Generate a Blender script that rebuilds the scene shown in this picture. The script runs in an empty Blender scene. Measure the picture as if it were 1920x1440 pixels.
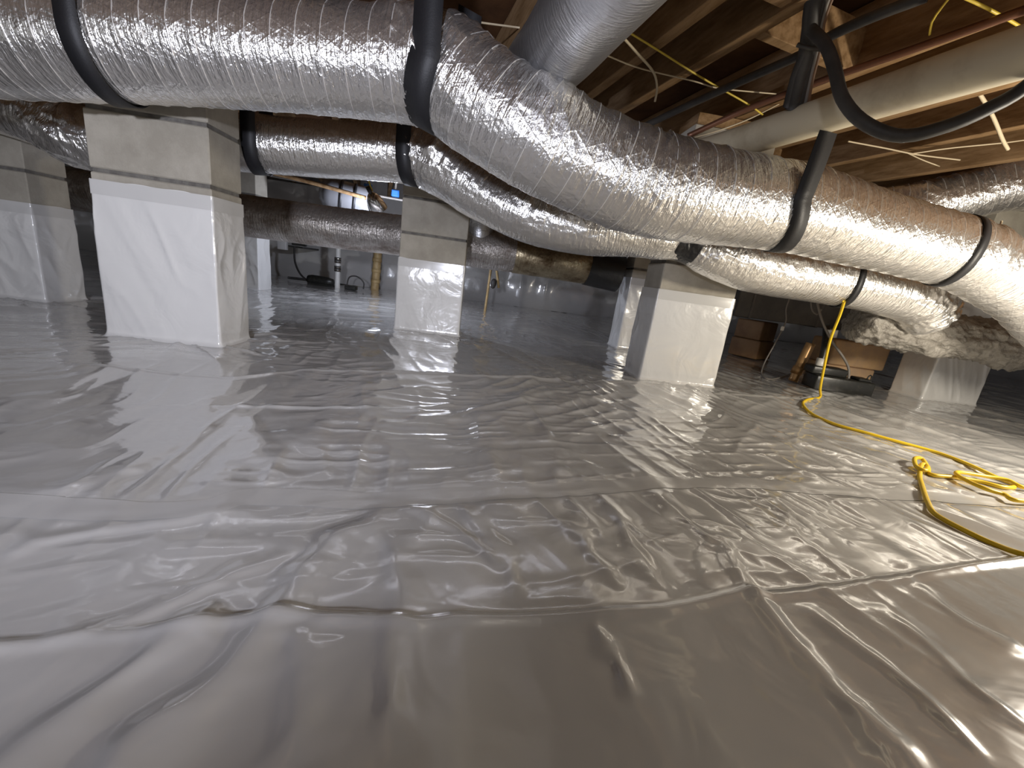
import bpy, bmesh, math
import numpy as np
from mathutils import Matrix, Vector
from math import sin, cos, pi, radians

scene = bpy.context.scene
COL = scene.collection

# ------------------------------------------------------------------ camera
cam_data = bpy.data.cameras.new('camera')
cam_data.sensor_width = 36.0
cam_data.lens = 14.25
cam_data.clip_start = 0.01
cam = bpy.data.objects.new('camera', cam_data)
COL.objects.link(cam)
yaw, pitch, roll = radians(6.64), radians(14.93), radians(-7.84)
fw = Vector((sin(yaw)*cos(pitch), cos(yaw)*cos(pitch), -sin(pitch)))
rt = Vector((cos(yaw), -sin(yaw), 0.0))
dn = fw.cross(rt)
rt2 = rt*cos(roll) + dn*sin(roll)
dn2 = -rt*sin(roll) + dn*cos(roll)
m = Matrix.Identity(4)
for i in range(3):
    m[i][0], m[i][1], m[i][2] = rt2[i], -dn2[i], -fw[i]
m[0][3], m[1][3], m[2][3] = 0.0, 0.0, 0.441
cam.matrix_world = m
scene.camera = cam

# ------------------------------------------------------------------ world and lamps
world = bpy.data.worlds.new('world')
scene.world = world
world.use_nodes = True
world.node_tree.nodes['Background'].inputs[0].default_value = (1.0, 0.98, 0.97, 1)
world.node_tree.nodes['Background'].inputs[1].default_value = 0.30

def lamp(name, kind, loc, energy, color, radius, target=None, angle=None, blend=0.6):
    d = bpy.data.lights.new(name, kind)
    d.energy = energy; d.color = color
    d.shadow_soft_size = radius
    o = bpy.data.objects.new(name, d)
    o.location = loc
    if target is not None:
        o.rotation_euler = (Vector(target) - Vector(loc)).to_track_quat('-Z', 'Y').to_euler()
    if angle:
        d.spot_size = radians(angle); d.spot_blend = blend
    COL.objects.link(o)
    return o

# head lamp of whoever is crawling here (cool), work light hung off to the right (warm)
lamp('head_lamp', 'SPOT', (-0.36, -0.72, 0.62), 140, (0.83, 0.86, 1.0), 0.05, (-0.85, 1.7, 1.00), 101, 1.0)
lamp('work_light', 'POINT', (2.15, 0.80, 0.56), 54, (1.0, 0.91, 0.76), 0.06)
scene.view_settings.view_transform = 'Standard'
scene.view_settings.look = 'None'
scene.view_settings.exposure = 0.22
scene.view_settings.gamma = 1.0
scene.view_settings.use_curve_mapping = False

# ------------------------------------------------------------------ noise
_rng = np.random.RandomState(7)
_tab = _rng.rand(256, 256)
def vn(x, y, s=0):
    x = np.asarray(x, float) + 17.31*s; y = np.asarray(y, float) + 9.77*s
    xi = np.floor(x).astype(int); yi = np.floor(y).astype(int)
    fx = x - xi; fy = y - yi
    fx = fx*fx*fx*(fx*(fx*6-15)+10); fy = fy*fy*fy*(fy*(fy*6-15)+10)
    a = _tab[xi % 256, yi % 256]; b = _tab[(xi+1) % 256, yi % 256]
    c = _tab[xi % 256, (yi+1) % 256]; d = _tab[(xi+1) % 256, (yi+1) % 256]
    return (a*(1-fx)+b*fx)*(1-fy) + (c*(1-fx)+d*fx)*fy
def fbm(x, y, s=0, o=4):
    t = 0; a = .5
    for k in range(o):
        t = t + a*(vn(x*2**k, y*2**k, s+k*3)-.5)*2; a *= .5
    return t
def ridge(x, y, s=0, p=2.0):
    return (1-np.abs(2*vn(x, y, s)-1))**p

# ------------------------------------------------------------------ materials
MATS = {}
def new_mat(name):
    mt = bpy.data.materials.new(name); mt.use_nodes = True
    MATS[name] = mt
    return mt, mt.node_tree.nodes, mt.node_tree.links, mt.node_tree.nodes['Principled BSDF']
def mat(name, col, rough=.5, metal=0.0, col2=None, cscale=6.0, bump=0.0, bscale=40.0, bdist=.002, stretch=(1, 1, 1), spec=.5, coat=0.0, cpos=(.4, .62), rvar=0.0):
    mt, N, L, P = new_mat(name)
    P.inputs['Base Color'].default_value = (*col, 1)
    P.inputs['Roughness'].default_value = rough
    P.inputs['Metallic'].default_value = metal
    P.inputs['Specular IOR Level'].default_value = spec
    P.inputs['Coat Weight'].default_value = coat
    P.inputs['Coat Roughness'].default_value = .12
    tc = N.new('ShaderNodeTexCoord'); mp = N.new('ShaderNodeMapping')
    mp.inputs['Scale'].default_value = stretch
    L.new(tc.outputs['Object'], mp.inputs[0])
    if col2 is not None:
        nz = N.new('ShaderNodeTexNoise'); nz.inputs['Scale'].default_value = cscale; nz.inputs['Detail'].default_value = 6
        nz.inputs['Roughness'].default_value = .65
        L.new(mp.outputs[0], nz.inputs['Vector'])
        cr = N.new('ShaderNodeValToRGB')
        cr.color_ramp.elements[0].position = cpos[0]; cr.color_ramp.elements[1].position = cpos[1]
        cr.color_ramp.elements[0].color = (*col, 1); cr.color_ramp.elements[1].color = (*col2, 1)
        L.new(nz.outputs['Fac'], cr.inputs[0]); L.new(cr.outputs[0], P.inputs['Base Color'])
        if rvar:
            mr = N.new('ShaderNodeMapRange'); mr.inputs['To Min'].default_value = max(rough-rvar, .03); mr.inputs['To Max'].default_value = rough+rvar
            L.new(nz.outputs['Fac'], mr.inputs[0]); L.new(mr.outputs[0], P.inputs['Roughness'])
    if bump:
        nb = N.new('ShaderNodeTexNoise'); nb.inputs['Scale'].default_value = bscale; nb.inputs['Detail'].default_value = 5
        L.new(mp.outputs[0], nb.inputs['Vector'])
        bp = N.new('ShaderNodeBump'); bp.inputs['Strength'].default_value = bump; bp.inputs['Distance'].default_value = bdist
        L.new(nb.outputs['Fac'], bp.inputs['Height']); L.new(bp.outputs[0], P.inputs['Normal'])
    return mt

def foil_mat(name, col, rough, crinkle=.35, scrim=True, dirt=None, metal=.92):
    """foil jacket: fine creases running round the duct plus a crossed reinforcing scrim; UV is (metres along, metres round)"""
    mt, N, L, P = new_mat(name)
    P.inputs['Base Color'].default_value = (*col, 1)
    P.inputs['Metallic'].default_value = metal
    P.inputs['Roughness'].default_value = rough
    uv = N.new('ShaderNodeUVMap')
    def noise(sc, detail=3):
        mp = N.new('ShaderNodeMapping'); mp.inputs['Scale'].default_value = sc
        L.new(uv.outputs[0], mp.inputs[0])
        n = N.new('ShaderNodeTexNoise'); n.inputs['Scale'].default_value = 1; n.inputs['Detail'].default_value = detail
        L.new(mp.outputs[0], n.inputs['Vector']); return n
    n1 = noise((95, 14, 1), 4)
    n2 = noise((60, 60, 1), 2)
    add = N.new('ShaderNodeMath'); add.operation = 'MULTIPLY_ADD'; add.inputs[1].default_value = .45
    L.new(n2.outputs['Fac'], add.inputs[0]); L.new(n1.outputs['Fac'], add.inputs[2])
    n3 = noise((260, 70, 1), 2)
    add2 = N.new('ShaderNodeMath'); add2.operation = 'MULTIPLY_ADD'; add2.inputs[1].default_value = .30
    L.new(n3.outputs['Fac'], add2.inputs[0]); L.new(add.outputs[0], add2.inputs[2])
    h = add2.outputs[0]
    if scrim:
        for rot in (58, -58):
            mp = N.new('ShaderNodeMapping'); mp.inputs['Rotation'].default_value = (0, 0, radians(rot))
            L.new(uv.outputs[0], mp.inputs[0])
            w = N.new('ShaderNodeTexWave'); w.inputs['Scale'].default_value = 7.0; w.inputs['Distortion'].default_value = .25
            L.new(mp.outputs[0], w.inputs['Vector'])
            pw = N.new('ShaderNodeMath'); pw.operation = 'POWER'; pw.inputs[1].default_value = 40
            L.new(w.outputs['Fac'], pw.inputs[0])
            a2 = N.new('ShaderNodeMath'); a2.operation = 'MULTIPLY_ADD'; a2.inputs[1].default_value = .06
            L.new(pw.outputs[0], a2.inputs[0]); L.new(h, a2.inputs[2]); h = a2.outputs[0]
    bp = N.new('ShaderNodeBump'); bp.inputs['Strength'].default_value = crinkle; bp.inputs['Distance'].default_value = .006
    L.new(h, bp.inputs['Height']); L.new(bp.outputs[0], P.inputs['Normal'])
    if dirt:
        nd = noise((5, 7, 1), 8); nd.inputs['Roughness'].default_value = .7
        cr = N.new('ShaderNodeValToRGB'); cr.color_ramp.elements[0].position = .38; cr.color_ramp.elements[1].position = .66
        cr.color_ramp.elements[0].color = (*dirt, 1); cr.color_ramp.elements[1].color = (*col, 1)
        L.new(nd.outputs['Fac'], cr.inputs[0]); L.new(cr.outputs[0], P.inputs['Base Color'])
        mr = N.new('ShaderNodeMapRange'); mr.inputs['To Min'].default_value = .7; mr.inputs['To Max'].default_value = rough*.7
        mr.inputs['From Min'].default_value = .35; mr.inputs['From Max'].default_value = .65
        L.new(nd.outputs['Fac'], mr.inputs[0]); L.new(mr.outputs[0], P.inputs['Roughness'])
    return mt

def liner_mat(name, col, rough, bump=.12, scale=9.0):
    mt, N, L, P = new_mat(name)
    P.inputs['Base Color'].default_value = (*col, 1)
    P.inputs['Roughness'].default_value = rough
    P.inputs['Specular IOR Level'].default_value = .6
    P.inputs['Coat Weight'].default_value = 1.0
    P.inputs['Coat IOR'].default_value = 1.7
    P.inputs['Coat Roughness'].default_value = .07
    tc = N.new('ShaderNodeTexCoord')
    n = N.new('ShaderNodeTexNoise'); n.inputs['Scale'].default_value = scale; n.inputs['Detail'].default_value = 3
    n.inputs['Distortion'].default_value = .6
    L.new(tc.outputs['Object'], n.inputs['Vector'])
    bp = N.new('ShaderNodeBump'); bp.inputs['Strength'].default_value = bump; bp.inputs['Distance'].default_value = .02
    L.new(n.outputs['Fac'], bp.inputs['Height'])
    L.new(bp.outputs[0], P.inputs['Normal']); L.new(bp.outputs[0], P.inputs['Coat Normal'])
    return mt

LINER = liner_mat('white_liner', (.56, .55, .535), .20, .12)
WRAP = liner_mat('pier_liner', (.76, .75, .73), .20, .25, 8)
TAPE = mat('clear_tape', (.62, .61, .59), .12, spec=.6)
FLOORTAPE = mat('floor_tape', (.56, .55, .535), .14, spec=.6)
FOIL = foil_mat('foil_jacket', (.88, .865, .845), .25, 1.0)
FOIL2 = foil_mat('foil_jacket_small', (.86, .845, .82), .24, 1.0, scrim=False)
OLDFOIL = foil_mat('aged_foil_tape', (.62, .585, .55), .30, 1.3, False, (.24, .20, .17), .7)
GOLDFOIL = foil_mat('stained_foil', (.72, .62, .42), .28, .6, False, (.16, .11, .06), .9)
METALDUCT = foil_mat('smooth_foil', (.48, .48, .49), .32, .38, False, metal=.85)
LUMP = mat('mastic_insulation', (.30, .28, .25), .5, .10, (.18, .165, .145), 9, .9, 34, .02)
RIB = mat('coil_rib_foil', (.80, .78, .75), .45, .6)
STRAP = mat('black_webbing', (.012, .012, .014), .55, bump=.4, bscale=220, bdist=.001)
BLACKTAPE = mat('black_tape', (.018, .018, .02), .3, bump=.6, bscale=25, bdist=.01)
CONC = mat('concrete_block', (.45, .415, .35), .92, 0, (.35, .32, .265), 5, .5, 160, .002, spec=.2)
MORTAR = mat('mortar', (.20, .19, .17), .95, 0, (.13, .12, .11), 20, .6, 120, .003, spec=.1)
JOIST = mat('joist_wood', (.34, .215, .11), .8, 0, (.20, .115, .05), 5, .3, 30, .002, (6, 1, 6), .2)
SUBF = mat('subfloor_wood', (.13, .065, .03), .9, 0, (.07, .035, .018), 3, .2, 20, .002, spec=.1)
PVC = mat('aged_pvc', (.74, .66, .49), .42, 0, (.46, .375, .25), 4.0, cpos=(.5, .75))
PVCW = mat('white_pvc', (.75, .74, .7), .4)
CPVC = mat('tan_pipe', (.55, .40, .19), .5, 0, (.42, .29, .13), 12)
RUBBER = mat('black_rubber', (.035, .032, .03), .55, 0, (.055, .05, .045), 14)
YELLOW = mat('yellow_cord', (.80, .54, .015), .38)
YWIRE = mat('yellow_wire', (.70, .52, .06), .45)
CREAMWIRE = mat('cream_wire', (.62, .52, .36), .5)
GREYWIRE = mat('grey_wire', (.22, .20, .18), .5)
BROWNWIRE = mat('brown_wire', (.20, .11, .06), .5)
COPPER = mat('old_copper', (.28, .14, .09), .45, .7)
CLAY = mat('clay_block', (.58, .38, .20), .75, 0, (.44, .30, .19), 6, .3, 60, .002)
BROWNB = mat('brown_block', (.30, .17, .075), .7, 0, (.20, .105, .045), 5, .25, 50, .002)
DARKM = mat('dark_sheet_metal', (.10, .097, .092), .5, .35, (.16, .15, .14), 3, rvar=.12)
BLACKP = mat('black_plastic', (.02, .02, .018), .35, 0, (.07, .065, .05), 30, .3, 60, .002, cpos=(.55, .75))
BLUE = mat('blue_plastic', (.03, .16, .55), .4)
TANK = mat('tank_shell', (.18, .18, .19), .35, .2)
CHROME = mat('polished_reflector', (.8, .8, .8), .12, 1.0)
WHITEP = mat('white_plastic', (.8, .79, .77), .35)
WALLM = mat('block_wall', (.30, .28, .26), .9, 0, (.22, .2, .19), 4)
GREYFLAP = mat('grey_cloth', (.34, .32, .29), .8)

# ------------------------------------------------------------------ builders
def link(name, me, mt=None, parent=None, smooth=True):
    o = bpy.data.objects.new(name, me)
    if mt is not None and not me.materials: me.materials.append(mt)
    if smooth:
        me.polygons.foreach_set('use_smooth', np.ones(len(me.polygons), bool))
    if parent is not None: o.parent = parent
    COL.objects.link(o)
    return o
def empty(name, loc):
    o = bpy.data.objects.new(name, None); o.location = loc; o.empty_display_size = .05
    COL.objects.link(o); return o
def tag(o, label=None, cat=None, group=None, kind=None):
    if label: o['label'] = label
    if cat: o['category'] = cat
    if group: o['group'] = group
    if kind: o['kind'] = kind
    return o
def place(o, parent):
    """parent a world-space mesh to a thing's empty without moving it"""
    o.parent = parent
    o.matrix_parent_inverse = Matrix.Translation(parent.location).inverted()
    return o
def mesh(name, v, f):
    me = bpy.data.meshes.new(name); me.from_pydata([tuple(p) for p in v], [], f); me.update(); return me
def grid_mesh(name, V, closed_u=False, uv=None):
    """V: (n, m, 3) array of points -> quad mesh; closed_u joins the second axis"""
    n, mm = V.shape[:2]
    me = bpy.data.meshes.new(name)
    j = np.arange(mm if closed_u else mm-1); i = np.arange(n-1)
    I, J = np.meshgrid(i, j, indexing='ij'); J2 = (J+1) % mm
    F = np.stack([I*mm+J, I*mm+J2, (I+1)*mm+J2, (I+1)*mm+J], -1).reshape(-1, 4)
    me.vertices.add(n*mm); me.vertices.foreach_set('co', V.reshape(-1).astype(np.float32))
    me.loops.add(F.size); me.loops.foreach_set('vertex_index', F.reshape(-1).astype(np.int32))
    me.polygons.add(len(F)); me.polygons.foreach_set('loop_start', np.arange(0, F.size, 4, dtype=np.int32))
    me.update(calc_edges=True)
    if uv is not None:
        ul = me.uv_layers.new(name='UVMap')
        U = uv.reshape(-1, 2)[F.reshape(-1)].copy()
        if closed_u:
            jj = np.repeat((J == mm-1).reshape(-1), 4).reshape(-1, 4)
            U = U.reshape(-1, 4, 2)
            for k in (1, 2):
                U[:, k, 1] = np.where(jj[:, k], uv[0, -1, 1]+uv[0, 1, 1]-uv[0, 0, 1], U[:, k, 1])
        ul.data.foreach_set('uv', U.reshape(-1).astype(np.float32))
    me.validate()
    return me
def cr(pts, step):
    """Catmull-Rom through pts, resampled evenly; returns points, tangents, arc length"""
    P = np.array(pts, float)
    P = np.vstack([2*P[0]-P[1], P, 2*P[-1]-P[-2]])
    out = []
    for i in range(1, len(P)-2):
        t = np.linspace(0, 1, 40, endpoint=False)[:, None]
        a, b, c, d = P[i-1], P[i], P[i+1], P[i+2]
        out.append(.5*((2*b)+(-a+c)*t+(2*a-5*b+4*c-d)*t**2+(-a+3*b-3*c+d)*t**3))
    out.append(P[-2][None]); Q = np.vstack(out)
    s = np.concatenate([[0], np.cumsum(np.linalg.norm(np.diff(Q, axis=0), axis=1))])
    n = max(int(s[-1]/step), 2); S = np.linspace(0, s[-1], n+1)
    R = np.stack([np.interp(S, s, Q[:, k]) for k in range(3)], -1)
    T = np.gradient(R, axis=0); T /= np.linalg.norm(T, axis=1)[:, None]
    return R, T, S
def frames(T):
    B = np.cross(T, np.array([0, 0, 1.0]))
    l = np.linalg.norm(B, axis=1)[:, None]
    B = np.where(l < .05, np.array([0, -1.0, 0]), B/np.maximum(l, 1e-6))
    N = np.cross(B, T); return N, B     # N up, B towards the viewer for a duct that runs to +x
def tube(name, pts, r, sides=10, step=.02, mt=None, parent=None, caps=True, rfun=None):
    R, T, S = cr(pts, step); N, B = frames(T)
    # parallel transport for slack cables
    n0 = N[0]; NN = [n0]
    for k in range(1, len(T)):
        n0 = n0 - T[k]*np.dot(n0, T[k]); n0 = n0/np.linalg.norm(n0); NN.append(n0)
    N = np.array(NN); B = np.cross(T, N)
    th = np.linspace(0, 2*pi, sides, endpoint=False)
    rr = r*np.ones(len(S)) if rfun is None else rfun(S)
    V = R[:, None]+rr[:, None, None]*(np.cos(th)[None, :, None]*N[:, None]+np.sin(th)[None, :, None]*B[:, None])
    me = grid_mesh(name, V, True)
    if caps:
        bm = bmesh.new(); bm.from_mesh(me); bm.verts.ensure_lookup_table()
        k = len(S)-1
        bm.faces.new([bm.verts[i] for i in range(sides)]); bm.faces.new([bm.verts[k*sides+i] for i in reversed(range(sides))])
        bm.normal_update(); bm.to_mesh(me); bm.free()
    o = link(name, me, mt)
    if parent is not None: place(o, parent)
    return o
def join_tubes(name, lists, r, sides, mt, step=.02):
    """several strands of one cord in one mesh"""
    bm = bmesh.new()
    for pts in lists:
        o = tube('tmp', pts, r, sides, step); bm.from_mesh(o.data)
        me0 = o.data; bpy.data.objects.remove(o); bpy.data.meshes.remove(me0)
    me = bpy.data.meshes.new(name); bm.to_mesh(me); bm.free()
    return link(name, me, mt)
def boxm(name, sx, sy, sz, bev=.004, seg=1):
    bm = bmesh.new(); bmesh.ops.create_cube(bm, size=1)
    bmesh.ops.scale(bm, vec=(sx, sy, sz), verts=bm.verts)
    if bev: bmesh.ops.bevel(bm, geom=bm.edges[:], offset=bev, segments=seg, affect='EDGES', profile=.5)
    me = bpy.data.meshes.new(name); bm.to_mesh(me); bm.free(); return me
def box(name, c, size, mt, parent=None, rotz=0, bev=.004, smooth=False, seg=1):
    o = link(name, boxm(name, *size, bev, seg), mt, None, smooth)
    o.location = c; o.rotation_euler = (0, 0, rotz)
    if parent is not None: place(o, parent)
    return o
def lathe(name, prof, seg, mt, parent=None, mat4=None, smooth=True):
    """prof: list of (radius, height) along local z"""
    th = np.linspace(0, 2*pi, seg, endpoint=False)
    V = np.array([[(r*cos(t), r*sin(t), z) for t in th] for r, z in prof])
    o = link(name, grid_mesh(name, V, True), mt, None, smooth)
    if mat4 is not None: o.matrix_world = mat4
    if parent is not None: place(o, parent)
    return o
def axis_mat(loc, direction):
    q = Vector(direction).to_track_quat('Z', 'Y')
    return Matrix.Translation(loc) @ q.to_matrix().to_4x4()

# ------------------------------------------------------------------ floor liner
def polydist(X, Y, pts):
    """distance to a polyline, signed side (positive = left of travel), and fraction along it"""
    best = np.full(X.shape, 9e9); side = np.zeros(X.shape); fr = np.zeros(X.shape)
    n = len(pts)-1
    for k in range(n):
        a = np.array(pts[k][:2]); b = np.array(pts[k+1][:2]); d = b-a; L2 = (d**2).sum()
        t = np.clip(((X-a[0])*d[0]+(Y-a[1])*d[1])/L2, 0, 1)
        dx = X-(a[0]+t*d[0]); dy = Y-(a[1]+t*d[1]); dist = np.hypot(dx, dy)
        w = dist < best
        best = np.where(w, dist, best); side = np.where(w, np.sign(d[0]*(Y-a[1])-d[1]*(X-a[0])), side); fr = np.where(w, (k+t)/n, fr)
    return best, side, fr
SEAM_A = [(-1.6, .20), (-.9, .30), (-0.4554, 0.3786, 0.0000), (-0.3186, 0.4049, 0.0000), (-0.2017, 0.4299, 0.0000), (-0.0307, 0.4222, 0.0000), (0.0159, 0.4345, -0.0000), (0.2013, 0.4511, 0.0000), (0.3193, 0.4670, 0.0000), (0.4881, 0.5145, 0.0000), (0.5217, 0.5086, 0.0000), (0.6591, 0.5317, 0.0000), (0.9328, 0.5914, 0.0000), (1.2234, 0.6459, 0.0000), (2.2, .72)]
SEAM_B = [(-1.6, .62), (-0.5374, 0.6084, 0.0000), (-0.3478, 0.6733, 0.0000), (-0.1099, 0.6930, -0.0000), (0.1667, 0.7651, 0.0000), (0.6396, 0.8846, 0.0000), (1.0592, 0.8933, 0.0000), (1.9, .9)]
SEAM_C = [(-1.1, 1.30), (-0.7296, 1.3120, 0.0000), (-0.6089, 1.4942, -0.0000), (-0.2453, 1.6063, 0.0000), (0.2980, 1.7565, 0.0000), (0.7823, 1.8371, 0.0000), (1.2214, 1.8778, 0.0000), (1.7222, 1.9477, 0.0000), (2.4845, 2.1811, -0.0000), (2.7173, 2.0072, 0.0000), (3.1504, 1.9092, 0.0000), (4.5, 1.85)]
SEAM_D = [(-0.6377, 1.0927, 0.0000), (-0.4082, 1.1447, 0.0000), (-0.0800, 1.2135, 0.0000)]
FOLDS = [  # polyline, height, half width
    ([(-.345, .20), (-0.3345, 0.2823, -0.0000), (-0.3045, 0.4092, 0.0000), (-0.2757, 0.4511, 0.0000)], .014, .016),
    ([(-.25, .20), (-0.2577, 0.2746, 0.0000), (-0.2235, 0.3586, 0.0000), (-0.1924, 0.5052, 0.0000), (-0.1715, 0.5789, 0.0000), (-0.1038, 0.6620, 0.0000)], .017, .018),
    ([(-0.0374, 0.2710, 0.0000), (-0.0523, 0.4133, 0.0000), (-0.0963, 0.6005, 0.0000)], .008, .018),
    ([(-0.1207, 0.2709, 0.0000), (-0.1483, 0.3609, 0.0000), (-0.1705, 0.4156, 0.0000)], .008, .02),
    ([(-0.1136, 0.6870, 0.0000), (-0.0556, 0.6594, 0.0000), (0.0054, 0.6111, 0.0000), (0.0845, 0.5264, 0.0000)], .006, .012),
    ([(0.0112, 0.6851, 0.0000), (0.0873, 0.5767, 0.0000), (0.1009, 0.4740, 0.0000)], .005, .012),
    ([(0.2464, 0.7053, 0.0000), (0.2441, 0.5772, -0.0000), (0.2806, 0.4955, -0.0000)], .007, .014),
    ([(0.3241, 0.7766, 0.0000), (0.3367, 0.6455, -0.0000), (0.3403, 0.4939, -0.0000)], .007, .012),
    ([(0.4481, 0.8055, 0.0000), (0.4821, 0.6960, 0.0000), (0.5022, 0.6223, 0.0000)], .006, .010),
    ([(0.5551, 0.8091, 0.0000), (0.5059, 0.5858, 0.0000), (0.4938, 0.5091, 0.0000), (0.4909, 0.4034, -0.0000), (0.4915, 0.3516, 0.0000), (0.5094, 0.2868, 0.0000), (0.5023, 0.2531, 0.0000)], .010, .013),
    ([(0.1965, 0.4330, 0.0000), (0.2162, 0.3788, 0.0000), (0.2280, 0.3219, 0.0000)], .006, .009),
    ([(0.7078, 0.4996, 0.0000), (0.7121, 0.4201, 0.0000), (0.6972, 0.3493, 0.0000), (0.6941, 0.2990, 0.0000)], .008, .014),
    ([(0.5742, 0.5028, 0.0000), (0.5844, 0.4152, 0.0000), (0.6080, 0.3474, 0.0000), (0.6118, 0.2769, 0.0000)], .007, .012),
    ([(0.8506, 0.5711, 0.0000), (0.8400, 0.4535, -0.0000), (0.8603, 0.4079, 0.0000)], .007, .014),
    ([(0.7383, 1.2955, 0.0000), (0.7819, 1.0144, 0.0000), (0.7710, 0.7701, 0.0000), (0.6964, 0.6486, 0.0000)], .007, .018),
    ([(1.1689, 1.4050, 0.0000), (1.0633, 0.9661, 0.0000), (1.0717, 0.7628, 0.0000), (1.0921, 0.6190, 0.0000)], .006, .018),
    ([(1.0821, 1.6400, 0.0000), (1.0054, 1.1305, 0.0000), (1.0002, 0.8984, 0.0000)], .006, .02),
    ([(0.2623, 1.2211, 0.0000), (0.2396, 0.9452, 0.0000), (0.2786, 0.8405, 0.0000)], .006, .02),
    ([(0.0869, 1.1741, 0.0000), (0.0733, 0.9437, -0.0000), (0.0936, 0.7990, 0.0000)], .006, .02),
    ([(-0.5753, 1.0767, 0.0000), (-0.4239, 0.8715, 0.0000), (-0.3206, 0.7142, 0.0000)], .008, .02),
    ([(-0.2931, 1.1604, 0.0000), (-0.2367, 0.8816, -0.0000), (-0.1852, 0.7553, 0.0000)], .006, .02),
    ([(-0.3619, 1.0541, 0.0000), (-0.3083, 0.8672, 0.0000), (-0.2635, 0.7431, 0.0000)], .006, .018),
    ([(-0.8285, 1.3723, 0.0000), (-0.6064, 0.9533, -0.0000), (-0.5976, 0.7403, -0.0000), (-0.6696, 0.5921, 0.0000)], .008, .03),
    ([(-0.3349, 0.6840, 0.0000), (-0.4076, 0.5881, 0.0000), (-0.5393, 0.5423, 0.0000), (-0.5918, 0.5146, 0.0000)], .008, .02),
    ([(-0.1987, 0.5631, 0.0000), (-0.2895, 0.4876, 0.0000), (-0.3593, 0.4216, 0.0000), (-0.4214, 0.3966, 0.0000)], .008, .014),
    ([(-1.1134, 1.3875, 0.0000), (-1.0061, 1.0710, 0.0000), (-0.9698, 0.8914, 0.0000)], .010, .03),
    ([(2.3750, 2.0446, 0.0000), (1.9993, 1.4337, 0.0000), (1.9391, 1.1442, 0.0000)], .006, .03),
    ([(2.7520, 2.0638, 0.0000), (2.4677, 1.5988, 0.0000), (2.4231, 1.4146, 0.0000)], .006, .03),
    ([(0.9332, 1.9348, 0.0000), (0.2613, 1.4795, 0.0000), (-0.0084, 1.1055, 0.0000)], .007, .03),
    ([(1.3101, 2.0292, 0.0000), (1.8438, 2.0176, 0.0000), (1.8841, 1.5870, 0.0000)], .007, .03),
]
PIERS = [  # x0, y0, wrap height, label, top of masonry
    (-1.39, 1.69, .567, 'large block pier in white liner nearest the camera, under the big duct'),
    (-.487, 2.64, .45, 'slim looking block pier in white liner in the middle, below the sagging small duct'),
    (.888, 1.98, .468, 'white wrapped block pier right of centre with a shaded left side'),
    (1.11, 2.98, .535, 'partly hidden wrapped block pier just behind the right of centre pier'),
    (-2.48, 2.20, .46, 'brownish block pier in white liner cut by the left edge of the photo'),
    (2.97, 2.32, .70, 'white wrapped pier below the lumpy grey duct at the far right'),
    (-2.33, 3.90, .75, 'distant bluish wrapped pier seen past the large pier under the old grey duct'),
    (2.30, 4.20, .60, 'distant wrapped pier in shade behind the brown and tan stacked blocks'),
]
PW, PD = .40, .20

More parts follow.
